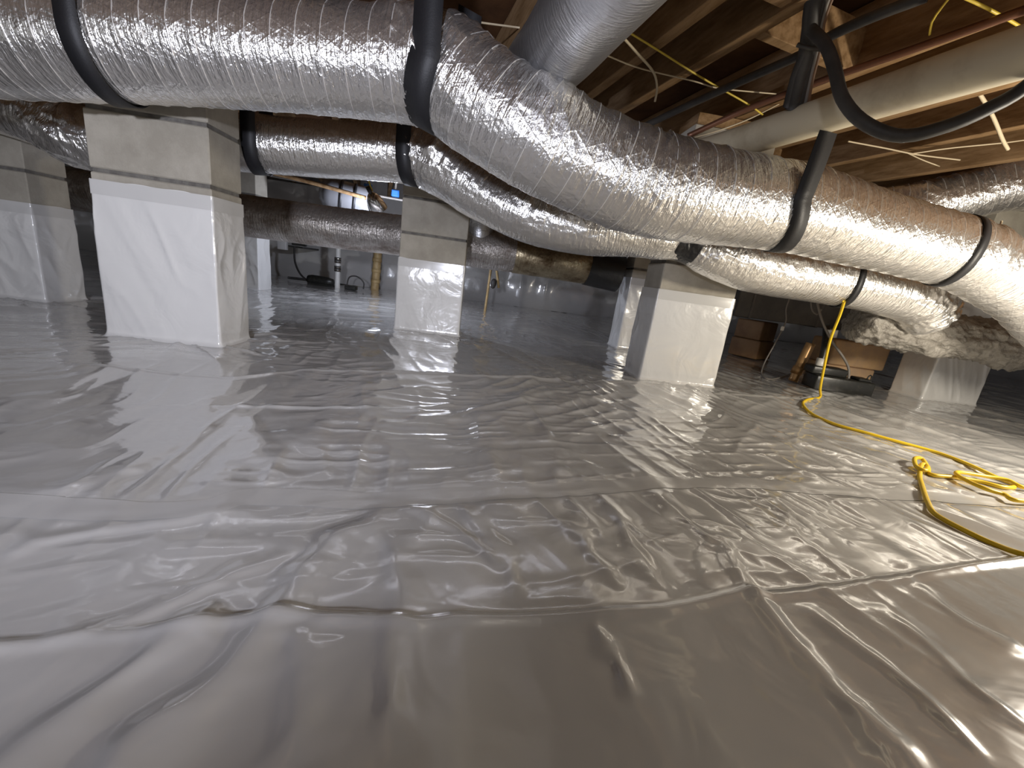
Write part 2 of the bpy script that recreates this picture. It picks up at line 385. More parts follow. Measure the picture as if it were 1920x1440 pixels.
def floor_height(X, Y):
    h = np.zeros(X.shape)
    # broad unevenness of the ground under the sheet
    h += .018*fbm(X*1.1, Y*1.1, 3, 3)*np.clip((Y-.2)/1.0, .25, 1)
    # drawn-out wrinkles; their direction drifts over the sheet
    for k, (a, sx, sy, amp, seed) in enumerate(((.35, 5, 17, .010, 11), (-1.15, 4.5, 17, .010, 21), (.75, 8, 28, .0055, 31), (-1.35, 8, 34, .0045, 41), (.15, 12, 44, .003, 51))):
        wx = X+.10*fbm(X*2, Y*2, seed, 2); wy = Y+.10*fbm(X*2, Y*2, seed+5, 2)
        u = wx*cos(a)+wy*sin(a); v = -wx*sin(a)+wy*cos(a)
        mask = np.clip((vn(X*1.4, Y*1.4, seed+8)-.35)*3, 0, 1)
        if k == 0: mask = mask*np.clip((.3-X)*2, .1, 1)
        if k == 1: mask = mask*np.clip((X+.1)*2, .1, 1)
        near = np.maximum(np.clip((Y-.22)/.45, .15, 1), np.clip((X-.25)*2, 0, .75))
        h += amp*near*mask*ridge(u*sx*.55, v*sy*.55, seed, 1.15)
    # slack of the sheet: soft swells drawn out away from the viewer
    h += .0055*(vn(X*6.5+.6*fbm(X*2, Y*2, 97, 2), Y*1.7, 98)-.5)+.0018*(vn(X*15+.8*fbm(X*3, Y*3, 99, 2), Y*3.5, 100)-.5)
    FX = X+.022*fbm(X*7, Y*7, 103, 3); FY = Y+.022*fbm(X*7+5, Y*7+9, 107, 3)
    for pts, amp, w in FOLDS:
        d, s, f = polydist(FX, FY, pts)
        w = w*(.55+1.1*vn(f*5+amp*900, f*0+len(pts)*3, 9))
        taper = np.clip(np.minimum(f, 1-f)*6, 0, 1)**.7
        # one flank steeper than the other
        ww = np.where(s > 0, w*1.0, w*1.7)
        h += amp*.50*taper*np.exp(-(d/ww)**2)*(0.75+.5*vn(f*6, d*0+len(pts), 2))
    for pts, amp, lip in ((SEAM_A, .005, .007), (SEAM_C, .006, .010), (SEAM_D, .002, .006)):
        d, s, f = polydist(X, Y, pts)
        sd = d*s                       # positive on the far side
        fade = np.exp(-np.clip(-sd, 0, None)/.12)
        wob = .4+1.2*vn(f*14, f*0, 5)
        h += amp*wob*fade/(1+np.exp(np.clip(sd/.0018, -40, 40))) + lip*.5*wob*np.exp(-((sd+.008)/.010)**2)
    # taped joint: a flat strip with a small step at either edge and gathers running into it
    d, s, f = polydist(X, Y, SEAM_B); sd = d*s
    flat = np.exp(-(sd/.035)**4)
    g = .006*ridge(X*9+.5*fbm(X*4, Y*4, 4, 2), f*3, 61, 2)*np.exp(-(d/.12)**2)
    h = (h+g)*(1-.5*flat)+.0012*flat
    # the sheet is drawn up to the foot of every wrapped pier
    for x0, y0, zt, _l in PIERS:
        dx = np.maximum(np.maximum(x0-X, X-(x0+PW)), 0); dy = np.maximum(np.maximum(y0-Y, Y-(y0+PD)), 0)
        d = np.hypot(dx, dy)
        h = h*np.clip(d/.12, .1, 1) + .016*np.exp(-d/.03)
        ang = np.arctan2(Y-(y0+PD/2), X-(x0+PW/2))
        h += .010*ridge(ang*4.5, d*2, 71, 3)*np.exp(-((d-.10)/.12)**2)
    return h
def axis(lo, a, b, hi, fine, grow, cap):
    mid = list(np.arange(a, b, fine)); up = []; x = mid[-1]; s = fine
    while x < hi: s = min(s*grow, cap); x += s; up.append(x)
    dnl = []; x = a; s = fine
    while x > lo: s = min(s*grow, cap); x -= s; dnl.append(x)
    return np.array(dnl[::-1]+mid+up)
gx = axis(-6.2, -1.0, 1.6, 7.2, .0048, 1.012, .03)
gy = axis(-1.5, .22, 1.15, 6.3, .0045, 1.010, .025)
XX, YY = np.meshgrid(gx, gy)
HH = floor_height(XX, YY)
V = np.stack([XX, YY, HH], -1)
floor = link('floor', grid_mesh('floor', V), LINER)
tag(floor, 'wrinkled glossy white plastic liner covering the crawl space floor', 'floor', kind='structure')
def floor_z(x, y): return float(floor_height(np.array([[x]]), np.array([[y]]))[0, 0])
def on_floor(pts, lift):
    a = np.array([p[:2] for p in pts]); z = floor_height(a[None, :, 0], a[None, :, 1])[0]
    return [(x, y, zz+lift) for (x, y), zz in zip(a, z)]
# clear tape over the joint, a part of the floor
R, T, S = cr([(p[0], p[1], 0) for p in SEAM_B], .012)
side = np.stack([-T[:, 1], T[:, 0], T[:, 2]*0], -1)
W = np.linspace(-.028, .028, 9)
TV = R[:, None]+W[None, :, None]*side[:, None]
TV[..., 2] = floor_height(TV[..., 0], TV[..., 1])+.0009
link('seam_tape', grid_mesh('seam_tape', TV), FLOORTAPE, floor)

# ------------------------------------------------------------------ walls
def liner_wall(name, axis_x, c, a, b, label, seed):
    """block wall with the liner sheet hung over its face"""
    n, mz = int((b-a)/.03), 45
    u = np.linspace(a, b, n); z = np.linspace(0, 1.24, mz)
    U, Zz = np.meshgrid(u, z, indexing='ij')
    off = .02+.03*fbm(U*2.2, Zz*2.0, seed, 3)+.03*ridge(U*3, Zz*1.2, seed+4, 2)+.10*np.exp(-Zz/.10)
    if axis_x: Vw = np.stack([U, c-off, Zz], -1)
    else:
        sg = 1 if c < 0 else -1
        Vw = np.stack([c+sg*off, U, Zz], -1)
    size = (b-a, .2, 1.45) if axis_x else (.2, b-a, 1.45)
    cen = ((a+b)/2, c+.12, .725) if axis_x else (c+(-.12 if c < 0 else .12), (a+b)/2, .725)
    w = link(name, boxm(name, *size, 0), WALLM, None, False); w.location = cen
    tag(w, label, 'wall', kind='structure')
    o = link('liner_sheet', grid_mesh('liner_sheet', Vw), LINER); place(o, w)
liner_wall('wall_back', True, 6.25, -6.2, 7.2, 'far foundation wall hung with white plastic liner', 1)
liner_wall('wall_left', False, -6.1, -1.5, 6.3, 'left foundation wall hung with white plastic liner', 2)
liner_wall('wall_right', False, 7.1, -1.5, 6.3, 'right foundation wall hung with white plastic liner', 3)

# ------------------------------------------------------------------ floor framing overhead
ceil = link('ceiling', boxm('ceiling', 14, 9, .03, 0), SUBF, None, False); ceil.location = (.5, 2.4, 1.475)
tag(ceil, 'dark wooden subfloor above the joists', 'ceiling', kind='structure')
JA = radians(13)
JD = np.array([-sin(JA), cos(JA)]); JN = np.array([cos(JA), sin(JA)])
def jpt(n, s): return JN*n+JD*s
jm = boxm('joist', .042, 8.4, .205, .002)
jm.materials.append(JOIST)
JPOS = [-4.0, -3.58, -3.17, -2.76, -2.35, -1.94, -1.53, -1.12, -.71, -.3, .1, .48, .865, 1.064, 1.515, 1.93, 2.34, 2.75, 3.16, 3.57, 3.98, 4.4, 4.8, 5.2]
for n in JPOS:
    p = jpt(n, 2.6)
    o = link('joist', jm, None, None, False); o.location = (p[0], p[1], 1.353); o.rotation_euler = (0, 0, JA); place(o, ceil)
def blocking(n0, n1, s, z=1.34, h=.16, t=.035, mt=None, name='blocking'):
    a, b = jpt(n0, s), jpt(n1, s); c = (a+b)/2
    o = box(name, (c[0], c[1], z), (np.linalg.norm(b-a), t, h), mt or JOIST, None, JA, .002); place(o, ceil)
blocking(.50, .845, 2.05, 1.31, .13)
blocking(.885, 1.045, 2.35, 1.30, .14)
blocking(.885, 1.045, 1.10, 1.31, .10)
blocking(1.084, 1.495, 1.22, 1.32, .14)
blocking(1.084, 1.495, 2.9, 1.31, .18)
blocking(1.535, 1.91, 2.5, 1.31, .18)
blocking(1.95, 2.32, 2.2, 1.31, .18)
blocking(-.28, .08, 3.4, 1.33, .18)
# girder on the piers, far row
for s, z in ():
    a, b = jpt(-3.5, s), jpt(4.6, s); c = (a+b)/2
    o = box('girder', (c[0], c[1], z), (8.1, .09, .19), JOIST, None, JA, .003); place(o, ceil)

# ------------------------------------------------------------------ piers
blk = boxm('concrete_block', PW, PD, .186, .004); blk.materials.append(CONC)
mor = boxm('mortar_bed', PW-.014, PD-.014, .018, 0); mor.materials.append(MORTAR)
def rounded_rect(x0, x1, y0, y1, r, n):
    P = []
    def seg(a, b, k):
        for t in np.linspace(0, 1, k, endpoint=False): P.append((a[0]+(b[0]-a[0])*t, a[1]+(b[1]-a[1])*t))
    def arc(cx, cy, t0, k=6):
        for t in np.linspace(t0, t0+pi/2, k, endpoint=False): P.append((cx+r*cos(t), cy+r*sin(t)))
    kx, ky = int((x1-x0)/n), int((y1-y0)/n)
    seg((x0+r, y0), (x1-r, y0), kx); arc(x1-r, y0+r, -pi/2)
    seg((x1, y0+r), (x1, y1-r), ky); arc(x1-r, y1-r, 0)
    seg((x1-r, y1), (x0+r, y1), kx); arc(x0+r, y1-r, pi/2)
    seg((x0, y1-r), (x0, y0+r), ky); arc(x0+r, y0+r, pi)
    return np.array(P)
def wrap_mesh(w, d, zt, seed, tape=False):
    e = .003 if not tape else .0048
    P = rounded_rect(-e, w+e, -e, d+e, .006, .007)
    c = np.array([w/2, d/2])
    nrm = np.roll(P, -1, 0)-np.roll(P, 1, 0); nrm = np.stack([nrm[:, 1], -nrm[:, 0]], -1); nrm /= np.linalg.norm(nrm, axis=1)[:, None]
    s = np.concatenate([[0], np.cumsum(np.linalg.norm(np.diff(P, axis=0), axis=1))])
    z = np.concatenate([np.linspace(0, .05, 12, endpoint=False), np.linspace(.05, zt, int(zt/.008))]) if not tape else np.linspace(zt-.045, zt+.004, 10)
    Sg, Zg = np.meshgrid(s, z)
    tot = s[-1]+.007
    cx = np.cos(Sg/tot*2*pi)*tot/6; cy = np.sin(Sg/tot*2*pi)*tot/6
    wr = .006*ridge(cx*8+Zg*1.0, cy*8+Zg*2.0, seed, 1.2)*np.clip(3*vn(cx*4, cy*4+Zg*3, seed+2)-.9, 0, 1)+.004*ridge(cx*17-Zg*5, cy*15+Zg*6, seed+3, 1.2)*np.clip(3*vn(cx*5, cy*5+Zg*4, seed+4)-1.2, 0, 1)+.005*(vn(cx*4, cy*4+Zg*3, seed+6)-.3)
    env = np.clip((zt-Zg)/.10, .12, 1)*np.clip(Zg/.06, .3, 1)
    off = 1.1*wr*env
    if not tape: off = off+.018*np.exp(-Zg/.010)+.006*np.exp(-Zg/.06)
    XY = P[None]+off[..., None]*nrm[None]
    top = zt+0*Sg
    Zo = Zg
    if not tape:
        edge = .010*(vn(s*14, s*0, seed+9)-.5)
        Zo = Zg+edge[None]*np.clip((Zg-zt+.05)/.05, 0, 1)
        Zo = Zo+.004
    return grid_mesh('liner_wrap' if not tape else 'tape_band', np.concatenate([XY, Zo[..., None]], -1), True)
for i, (x0, y0, zt, lab) in enumerate(PIERS):
    e = empty('block_pier', (x0, y0, 0)); tag(e, lab, 'pier', 'block piers wrapped in liner')
    for k in range(6):
        b = link('concrete_block', blk, None, e, False); b.location = (PW/2, PD/2, .1+.2*k+.003)
        if k < 5:
            b = link('mortar_bed', mor, None, e, False); b.location = (PW/2, PD/2, .2+.2*k+.003)
    # timber shim up to the joists
    b = link('sill_shim', boxm('sill_shim', PW-.02, PD-.02, .048, .002), JOIST, e, False); b.location = (PW/2, PD/2, 1.223)
    link('liner_wrap', wrap_mesh(PW, PD, zt, 10+i*7), WRAP, e)
    if i < 5: link('tape_band', wrap_mesh(PW, PD, zt, 10+i*7, True), TAPE, e)

# ------------------------------------------------------------------ ducts
def duct(name, pts, r, mt, label, seed, coil=.062, wrinkle=.0045, rib=True, sides=112, step=.0055, big=.006, phase=0, taper=None, cat='duct', group=None):
    R, T, S = cr(pts, step); N, B = frames(T)
    th = np.linspace(0, 2*pi, sides, endpoint=False)
    curv = np.linalg.norm(np.gradient(T, axis=0), axis=1)/step
    k = np.ones(25)/25; curv = np.convolve(np.pad(curv, 12, 'edge'), k, 'valid')
    def disp(s, t, cv):
        cx, cy = np.cos(t), np.sin(t)
        amp = wrinkle*(.45+np.clip(cv*.55, 0, 2.0))
        top = .35+.65*np.clip(.5+.8*cx, 0, 1)          # the jacket bunches on its upper side
        w = ridge(s*15+1.2*cx+.8*fbm(s*3, cx*1.5+cy, seed, 2), cx*2.6+3+cy*1.9, seed, 2.2)*.8*np.clip(3*vn(s*4, cx*1.5+cy, seed+2)-.8, .1, 1.2) + .6*ridge(s*40+2*cx, cx*4.2+cy*3.1, seed+4, 2.0)+.35*ridge(s*80+3*cy, cx*6+cy*5, seed+6, 1.6)
        d = amp*top*w
        d = d+wrinkle*2.0*np.clip(cv*.55, 0, 1)*np.clip(.25+cx, 0, 1)**1.3*ridge(s*27+1.6*cy+.9*fbm(s*5, cx*2+cy, seed+1, 2), cx*1.5+cy*1.2, seed+3, 1.5)
        d = d+big*(fbm(s*2.3, cx*.9+.4*cy, seed+8, 2))
        if rib:
            ph = (s/coil+t/(2*pi)+phase) % 1.0; q = np.minimum(ph, 1-ph)*coil
            d = d-.0010*np.clip(q/(coil*.5), 0, 1)+.0010*np.exp(-(q/.0028)**2)
        return d
    rr = r*np.ones(len(S)) if taper is None else r*np.interp(S/S[-1], [p[0] for p in taper], [p[1] for p in taper])
    Sg, Tg = np.meshgrid(S, th, indexing='ij')
    D = disp(Sg, Tg, curv[:, None])
    V = R[:, None]+(rr[:, None]+D)[..., None]*(np.cos(Tg)[..., None]*N[:, None]+np.sin(Tg)[..., None]*B[:, None])
    uv = np.stack([Sg, Tg*r], -1)
    me = grid_mesh(name, V, True, uv)
    root = empty(name, tuple(R[0])); tag(root, label, cat, group)
    o = link('foil_jacket' if rib else 'duct_shell', me, mt); place(o, root)
    # end discs so the duct is not an open shell
    for k in (0, -1):
        ring = V[k]; c = R[k]
        dm = mesh('end_disc', [c]+list(ring), [(0, 1+i, 1+(i+1) % sides) for i in range(sides)])
        d_ = link('end_disc', dm, mt); place(d_, root)
    if rib:
        n = int(S[-1]/coil); seg = 44
        hs = np.linspace(0.02, S[-1]-.02, n*seg)
        ht = (-(hs/coil+phase)*2*pi) % (2*pi)
        def at(A): return np.stack([np.interp(hs, S, A[:, q]) for q in range(3)], -1)
        Rc, Tc, Nc, Bc = at(R), at(T), at(N), at(B)
        cvh = np.interp(hs, S, curv); rh = np.interp(hs, S, rr)
        dd = disp(hs, ht, cvh)
        rad = np.cos(ht)[:, None]*Nc+np.sin(ht)[:, None]*Bc
        cen = Rc+(rh+dd-.0007)[:, None]*rad
        a = np.linspace(0, 2*pi, 5, endpoint=False)
        RV = cen[:, None]+.0014*(np.cos(a)[None, :, None]*rad[:, None]+np.sin(a)[None, :, None]*Tc[:, None])
        o = link('coil_rib', grid_mesh('coil_rib', RV, True), RIB); place(o, root)
    return dict(root=root, R=R, T=T, N=N, B=B, S=S, r=rr)

D1 = duct('flexible_duct', [(-2.9, 1.62, .78), (-2.1, 1.56, .83), (-1.3438, 1.5000, 0.9018), (-0.8513, 1.5000, 0.9600), (-0.3848, 1.4900, 0.9980), (-0.1963, 1.4700, 0.9985), (-0.0490, 1.4300, 0.9290), (0.1238, 1.4000, 0.8581), (0.3026, 1.4000, 0.8104), (0.4875, 1.4000, 0.7756), (0.6824, 1.4200, 0.7754), (0.8923, 1.4500, 0.7872), (1.1174, 1.4800, 0.7959), (1.3661, 1.5100, 0.7833), (1.6212, 1.5300, 0.7708), (1.8819, 1.5400, 0.7511), (2.0685, 1.5300, 0.6976), (2.2384, 1.5200, 0.6373), (2.45, 1.50, .52), (2.7,1.50,.46)], .145, FOIL,
          'biggest silver foil flexible duct sagging across the whole foreground', 3, .066, .0055, taper=((0,.98),(.4,.98),(.55,1.04),(.65,1.02),(.75,.94),(.85,.88),(.92,.82),(1,.78)))
D2 = duct('flexible_duct', [(-3.2, 2.12, .96), (-2.5, 2.06, .90), (-1.8859, 2.0600, 0.8124), (-1.6950, 2.0600, 0.7493), (-1.4011, 2.0600, 0.7951), (-1.0951, 2.0500, 0.8276), (-0.7423, 2.0500, 0.8571), (-0.3513, 2.0400, 0.8848), (-0.2032, 2.0000, 0.8463), (-0.0291, 1.9600, 0.7689), (0.2143, 1.9000, 0.6945), (0.4464, 1.8500, 0.6781), (0.6753, 1.8200, 0.6901), (0.8195, 1.8000, 0.6823), (0.8785, 1.8000, 0.6728)], .112, FOIL2,
          'smaller foil flexible duct hanging behind the biggest one and dipping to a black taped joint', 13, .05, .0075, False, taper=((0,1),(.90,1),(.97,.85),(1,.60)))
D2b = duct('flexible_duct', [(0.8607, 1.8000, 0.6747), (1.0448, 1.7900, 0.6368), (1.3163, 1.8000, 0.6137), (1.6019, 1.8200, 0.6132), (1.8870, 1.8200, 0.5990), (2.0997, 1.8200, 0.5737), (2.20, 1.84, .515)], .107, FOIL2,
           'short foil flexible duct from the black taped joint to the lumpy grey duct', 23, .05, .0075, False, taper=((0,.60),(.10,.82),(.25,1),(1,1)))
D4 = duct('branch_duct', [(0.0985, 1.7000, 1.0977), (0.1303, 1.6000, 1.1174), (0.1746, 1.3600, 1.1053), (0.2022, 1.1600, 1.0946), (.25, .6, 1.03), (.30, .1, 1.02), (.36, -.5, 1.04)], .112, METALDUCT,
          'smooth grey round duct rising overhead at the top centre', 33, .05, .0012, False, big=.002)
D5 = duct('flexible_duct', [(1.95, 2.62, 1.00), (2.3682, 2.3000, 1.0948), (2.5543, 2.2000, 1.1625), (2.7679, 2.1000, 1.2479), (3.2, 2.0, 1.24), (3.8, 1.9, 1.24)], .125, FOIL,
          'foil flexible duct at the upper right edge, behind the biggest one', 43, .066, .006)
D3 = duct('trunk_duct', [(-2.78, 3.22, .60), (-2.4, 3.16, .60), (-1.67, 3.12, .588), (-.6, 3.1, .60), (.25, 3.1, .592)], .135, OLDFOIL,
          'dirty grey foil taped trunk duct running low behind the piers', 53, .05, .008, False, big=.010)
D3b = duct('trunk_duct', [(.25, 3.1, .592), (.5, 3.1, .585), (.80, 3.1, .58)], .134, GOLDFOIL,
           'golden brown stained length of trunk duct between the middle and right piers', 57, .05, .004, False, big=.008)
D3c = duct('trunk_duct', [(.80, 3.1, .58), (.92, 3.1, .57), (1.05, 3.1, .56)], .138, mat('black_duct_wrap', (.03, .03, .03), .4, .2, bump=.5, bscale=20, bdist=.01),
           'short black wrapped end of the trunk duct beside the hidden pier', 59, .05, .004, False, big=.01)
tube('hanger', [(.93, 3.1, .69), (.93, 3.1, 1.46)], .008, 8, .2, GREYWIRE, D3c['root'])
# vertical boot that rises from the trunk behind the middle pier
D6 = duct('duct_boot', [(-.02, 3.08, .66), (-.02, 3.06, .8), (.0, 3.04, 1.0), (.02, 3.0, 1.2)], .10, METALDUCT, 'dull grey vertical duct riser just right of the middle pier', 61, .05, .001, False, big=.002, sides=64, step=.01)
# lumpy insulated duct at the right
def lumpy():
    pts = [(1.98, 2.0, .455), (2.1940, 1.9600, 0.4479), (2.4677, 1.9200, 0.4419), (2.8713, 1.8800, 0.4346), (3.3, 1.82, .43), (3.9, 1.78, .43)]
    R, T, S = cr(pts, .008); N, B = frames(T); sides = 96
    th = np.linspace(0, 2*pi, sides, endpoint=False)
    Sg, Tg = np.meshgrid(S, th, indexing='ij'); cx, cy = np.cos(Tg), np.sin(Tg)
    D = .030*(np.abs(fbm(Sg*7, cx*1.6+cy*1.1+5, 81, 3)))+.030*ridge(Sg*9+cx, cy*2+cx*1.3, 85, 1.2)*vn(Sg*5, cx*2, 87)+.016*ridge(Sg*22+2*cx, cx*5+cy*4, 89, 1.0)+.012*ridge(Sg*30, cx*3-cy*6, 95, 1.0)
    rr = .098*np.clip(Sg/.05+.55, 0, 1)
    V = R[:, None]+(rr+D-.02)[..., None]*(cx[..., None]*N[:, None]+cy[..., None]*B[:, None])
    root = empty('insulated_duct', tuple(R[0])); tag(root, 'lumpy grey insulated duct at the right edge above the far right pier', 'duct')
    o = link('insulation', grid_mesh('insulation', V, True), LUMP); place(o, root)
    for k in (0, -1):
        d_ = link('end_disc', mesh('end_disc', [R[k]]+list(V[k]), [(0, 1+i, 1+(i+1) % sides) for i in range(sides)]), LUMP); place(d_, root)
    # torn foil collar where the small duct is tied in
    C = np.array((2.2552, 1.8000, 0.5338)); n = 26
    U, Wv = np.meshgrid(np.linspace(-1, 1, n), np.linspace(-1, 1, n))
    Cv = np.stack([C[0]+.15*U+.03*Wv, C[1]+.05+.06*Wv**2+.02*fbm(U*3, Wv*3, 91, 3)+.05*U*U, C[2]-.02*U+.065*Wv+.015*fbm(U*4, Wv*4, 92, 3)], -1)
    o = link('foil_collar', grid_mesh('foil_collar', Cv, uv=np.stack([U*.15, Wv*.07], -1)), FOIL2)
    so = o.modifiers.new('thickness', 'SOLIDIFY'); so.thickness = .003
    place(o, root)
lumpy()
# black taped joint between the two small ducts
J = duct('tape_joint', [(0.8200, 1.8000, 0.6801), (0.8660, 1.8000, 0.6732), (0.9205, 1.7950, 0.6627)], .080, BLACKTAPE, 'black tape wrapped round the joint of the two smaller ducts', 71, .05, .006, False, big=.012, cat='tape')

# ------------------------------------------------------------------ straps
def strap(D, s0, width, label, ztop=1.25, slant=0.0, slant_top=0.0, t=.0025, ring=False):
    S = D['S']; R0 = np.array([np.interp(s0, S, D['R'][:, k]) for k in range(3)])
    T0 = np.array([np.interp(s0, S, D['T'][:, k]) for k in range(3)]); T0 /= np.linalg.norm(T0)
    N0, B0 = (a[0] for a in frames(T0[None])); r = np.interp(s0, S, D['r'])+.006
    sec = []
    angs = np.linspace(-pi*.5, -pi*1.5, 40) if not ring else np.linspace(0, -2*pi, 64)
    def P(a): return R0+r*(cos(a)*N0+sin(a)*B0)-T0*slant*((a+pi)/(pi/2) if not ring else -2*sin(a)*.5)
    back, front = P(angs[0]), P(angs[-1])
    up = np.array([0, 0, 1.0])
    for z in (() if ring else np.linspace(1, 0, 8, endpoint=False)):
        sec.append((back+up*(ztop-back[2])*z, -B0))
    for a in angs: sec.append((P(a), cos(a)*N0+sin(a)*B0))
    for z in (() if ring else np.linspace(0, 1, 9)[1:]):
        sec.append((front+up*(ztop-front[2])*z+T0*slant_top*z, B0))
    C = np.array([p for p, _ in sec]); O = np.array([q for _, q in sec]); n = len(C)
    tw = .002*np.sin(np.linspace(0, 22, n))[:, None]
    V = np.stack([C+T0*width/2+O*tw, C-T0*width/2-O*tw*.3, C-T0*width/2+O*t, C+T0*width/2+O*(t+tw)], 1)
    o = link('hanger_strap', grid_mesh('hanger_strap', V, True), STRAP, None, False)
    o_ = tag(o, label, 'strap', 'black straps holding up the ducts')
    return o_
def s_at(D, x):
    return float(np.interp(x, D['R'][:, 0], D['S']))
strap(D1, s_at(D1, -1.14), .055, 'black strap round the biggest duct, leftmost of all', slant=.02)
strap(D1, s_at(D1, -.16), .088, 'wide black strap round the biggest duct at its bend, top centre', slant=-.005)
strap(D1, s_at(D1, 1.06), .065, 'dark strap slanting round the biggest duct right of centre', ztop=.985, slant=-.09, slant_top=.02)
strap(D1, s_at(D1, 1.84), .034, 'dark strap round the biggest duct nearest the right edge', slant=-.05, ring=True)
strap(D2, s_at(D2, -1.0), .058, 'black strap round the smaller duct right of the large pier', slant=.02)
strap(D2, s_at(D2, -.33), .062, 'black strap round the smaller duct above the middle pier', slant=-.02)
strap(D2b, s_at(D2b, 1.70), .03, 'narrow dark strap on the smaller duct near the yellow cord', slant=-.03, ring=True)

# ------------------------------------------------------------------ pipes, hoses and wires overhead
def simple(name, pts, r, mt, label, cat, group=None, sides=10, step=.02):
    o = tube(name, pts, r, sides, step, mt); return tag(o, label, cat, group)
e = empty('drain_pipe', (.86, 1.9, 1.03)); tag(e, 'thick aged white plastic drain pipe sloping below the joists at the upper right', 'pipe')
tube('pipe', [(.80, 2.05, 1.035), (0.9218, 1.6000, 1.0292), (1.0430, 1.2200, 1.0442), (1.0761, 0.9500, 1.0308), (1.26, .2, 1.03), (1.4, -.4, 1.03)], .052, 40, .05, PVC, e)
for (a, b, z) in ((1.72, .075, 0),):
    pass
simple('black_hose', [(0.8215, 1.2500, 1.1855), (0.8415, 1.2000, 1.1292), (0.8489, 1.1500, 1.0552), (0.8553, 1.1000, 0.9723), (0.8894, 1.0500, 0.9086), (0.9503, 1.0000, 0.8748), (1.0086, 0.9500, 0.8911), (1.0599, 0.9200, 0.9260), (1.0932, 0.9000, 0.9592), (1.08, .8, 1.02), (1.2, .7, 1.15), (1.22, .68, 1.25)], .0145, RUBBER, 'thick black hose looping in front of the white drain pipe', 'hose', sides=16)
simple('black_cable', [(0.6407, 1.9500, 1.1327), (0.7566, 1.7500, 1.1737), (0.8386, 1.5500, 1.1895), (0.8952, 1.3800, 1.1952), (0.9080, 1.2800, 1.2010), (0.9369, 1.1800, 1.2006), (0.9918, 1.1000, 1.2104)], .013, RUBBER, 'straight black cable running below the joists towards the hanging bundle', 'cable', sides=12)
simple('refrigerant_line', [(0.8296, 1.9000, 1.1126), (0.9770, 1.7500, 1.1871), (1.1081, 1.5500, 1.2276), (1.2066, 1.3000, 1.2353), (1.2429, 1.0800, 1.2184)], .011, COPPER, 'thin brown copper line just above the white drain pipe', 'pipe', sides=12)
# bundle of black straps and cables hanging beside the pipe
e = empty('cable_bundle', (0.8748, 1.3200, 1.1828)); tag(e, 'bundle of black cables tied together hanging at the upper right', 'cable bundle')
for k, (dx, r_, mt) in enumerate(((0, .020, RUBBER), (14, .012, RUBBER), (-10, .013, RUBBER), (26, .006, GREYWIRE), (33, .005, BROWNWIRE))):
    tube('cable', [(0.7902, 1.2200, 1.2647) if False else tuple(np.array((0.8035, 1.2400, 1.2898))+np.array([dx*.0016, 0, 0])), tuple(np.array((0.8339, 1.2800, 1.2332))+np.array([dx*.0012, 0, 0])), tuple(np.array((0.8721, 1.3200, 1.1757))+np.array([dx*.0009, -.004*k, 0])), tuple(np.array((0.8990, 1.3600, 1.1359))+np.array([dx*.0013, 0, 0])), tuple(np.array((0.9411, 1.4200, 1.0778))+np.array([dx*.0016, 0, 0]))], r_, 12, .02, mt, e)
tube('cable_tie', [tuple(np.array((0.8274, 1.3000, 1.1735))), tuple(np.array((0.8516, 1.2850, 1.1631))), tuple(np.array((0.9021, 1.3000, 1.1758)))], .006, 8, .01, RUBBER, e)
WIRES = 'thin wires strung between the joists'
simple('yellow_wire', [(0.3857, 1.5500, 1.2552), (0.5305, 1.6000, 1.2424), (0.6670, 1.6500, 1.2305), (0.8021, 1.7000, 1.2217), (0.9704, 1.7400, 1.2010), (1.0658, 1.7800, 1.1924)], 0.0032, YWIRE, 'yellow wire crossing the joists beside the smooth overhead duct', 'wire', WIRES, 8)
simple('yellow_wire', [(1.1221, 1.1500, 1.2604), (1.2058, 1.1500, 1.2493), (1.3369, 1.1800, 1.2525), (1.4293, 1.2000, 1.2477)], 0.0036, YWIRE, 'yellow wire in the top right corner', 'wire', WIRES, 8)
simple('yellow_wire', [(1.1476, 1.2000, 1.2942), (1.1493, 1.2200, 1.2758), (1.1642, 1.2500, 1.2632), (1.1976, 1.2800, 1.2520)], 0.0029, YWIRE, 'short curved yellow wire hanging near the top right corner', 'wire', WIRES, 8)
simple('cream_wire', [(0.3783, 1.5000, 1.2055), (0.4440, 1.5500, 1.1980), (0.5328, 1.6200, 1.1877), (0.5779, 1.6800, 1.1687), (0.5934, 1.7200, 1.1422)], 0.0040, CREAMWIRE, 'curved cream wire dangling right of the smooth overhead duct', 'wire', WIRES, 8)
simple('cream_wire', [(0.3492, 1.6000, 1.1993), (0.4860, 1.6300, 1.1953), (0.7000, 1.6600, 1.2032), (0.8051, 1.6800, 1.2059), (0.9857, 1.7200, 1.2363), (1.0741, 1.7400, 1.2526)], 0.0025, CREAMWIRE, 'thin pale wire stretched across the joists at the upper right centre', 'wire', WIRES, 8)
simple('cream_wire', [(-0.1960, 1.7000, 1.2631), (-0.0882, 1.7500, 1.2910), (0.0574, 1.8000, 1.3242)], 0.0032, CREAMWIRE, 'pale wire in the dark gap left of the smooth overhead duct', 'wire', WIRES, 8)
simple('cream_wire', [(1.5621, 1.9000, 1.2059), (1.7491, 1.9000, 1.2069), (1.9135, 1.9000, 1.2061), (2.1321, 1.9000, 1.2174)], 0.0032, CREAMWIRE, 'pale wire below the black hose, longest of the lower right wires', 'wire', WIRES, 8)
simple('cream_wire', [(1.8911, 1.9000, 1.2070), (2.0039, 1.8500, 1.2332), (2.1891, 1.8000, 1.2697), (2.2964, 1.8000, 1.2989)], 0.0029, CREAMWIRE, 'pale wire rising to the right edge above the upper right foil duct', 'wire', WIRES, 8)
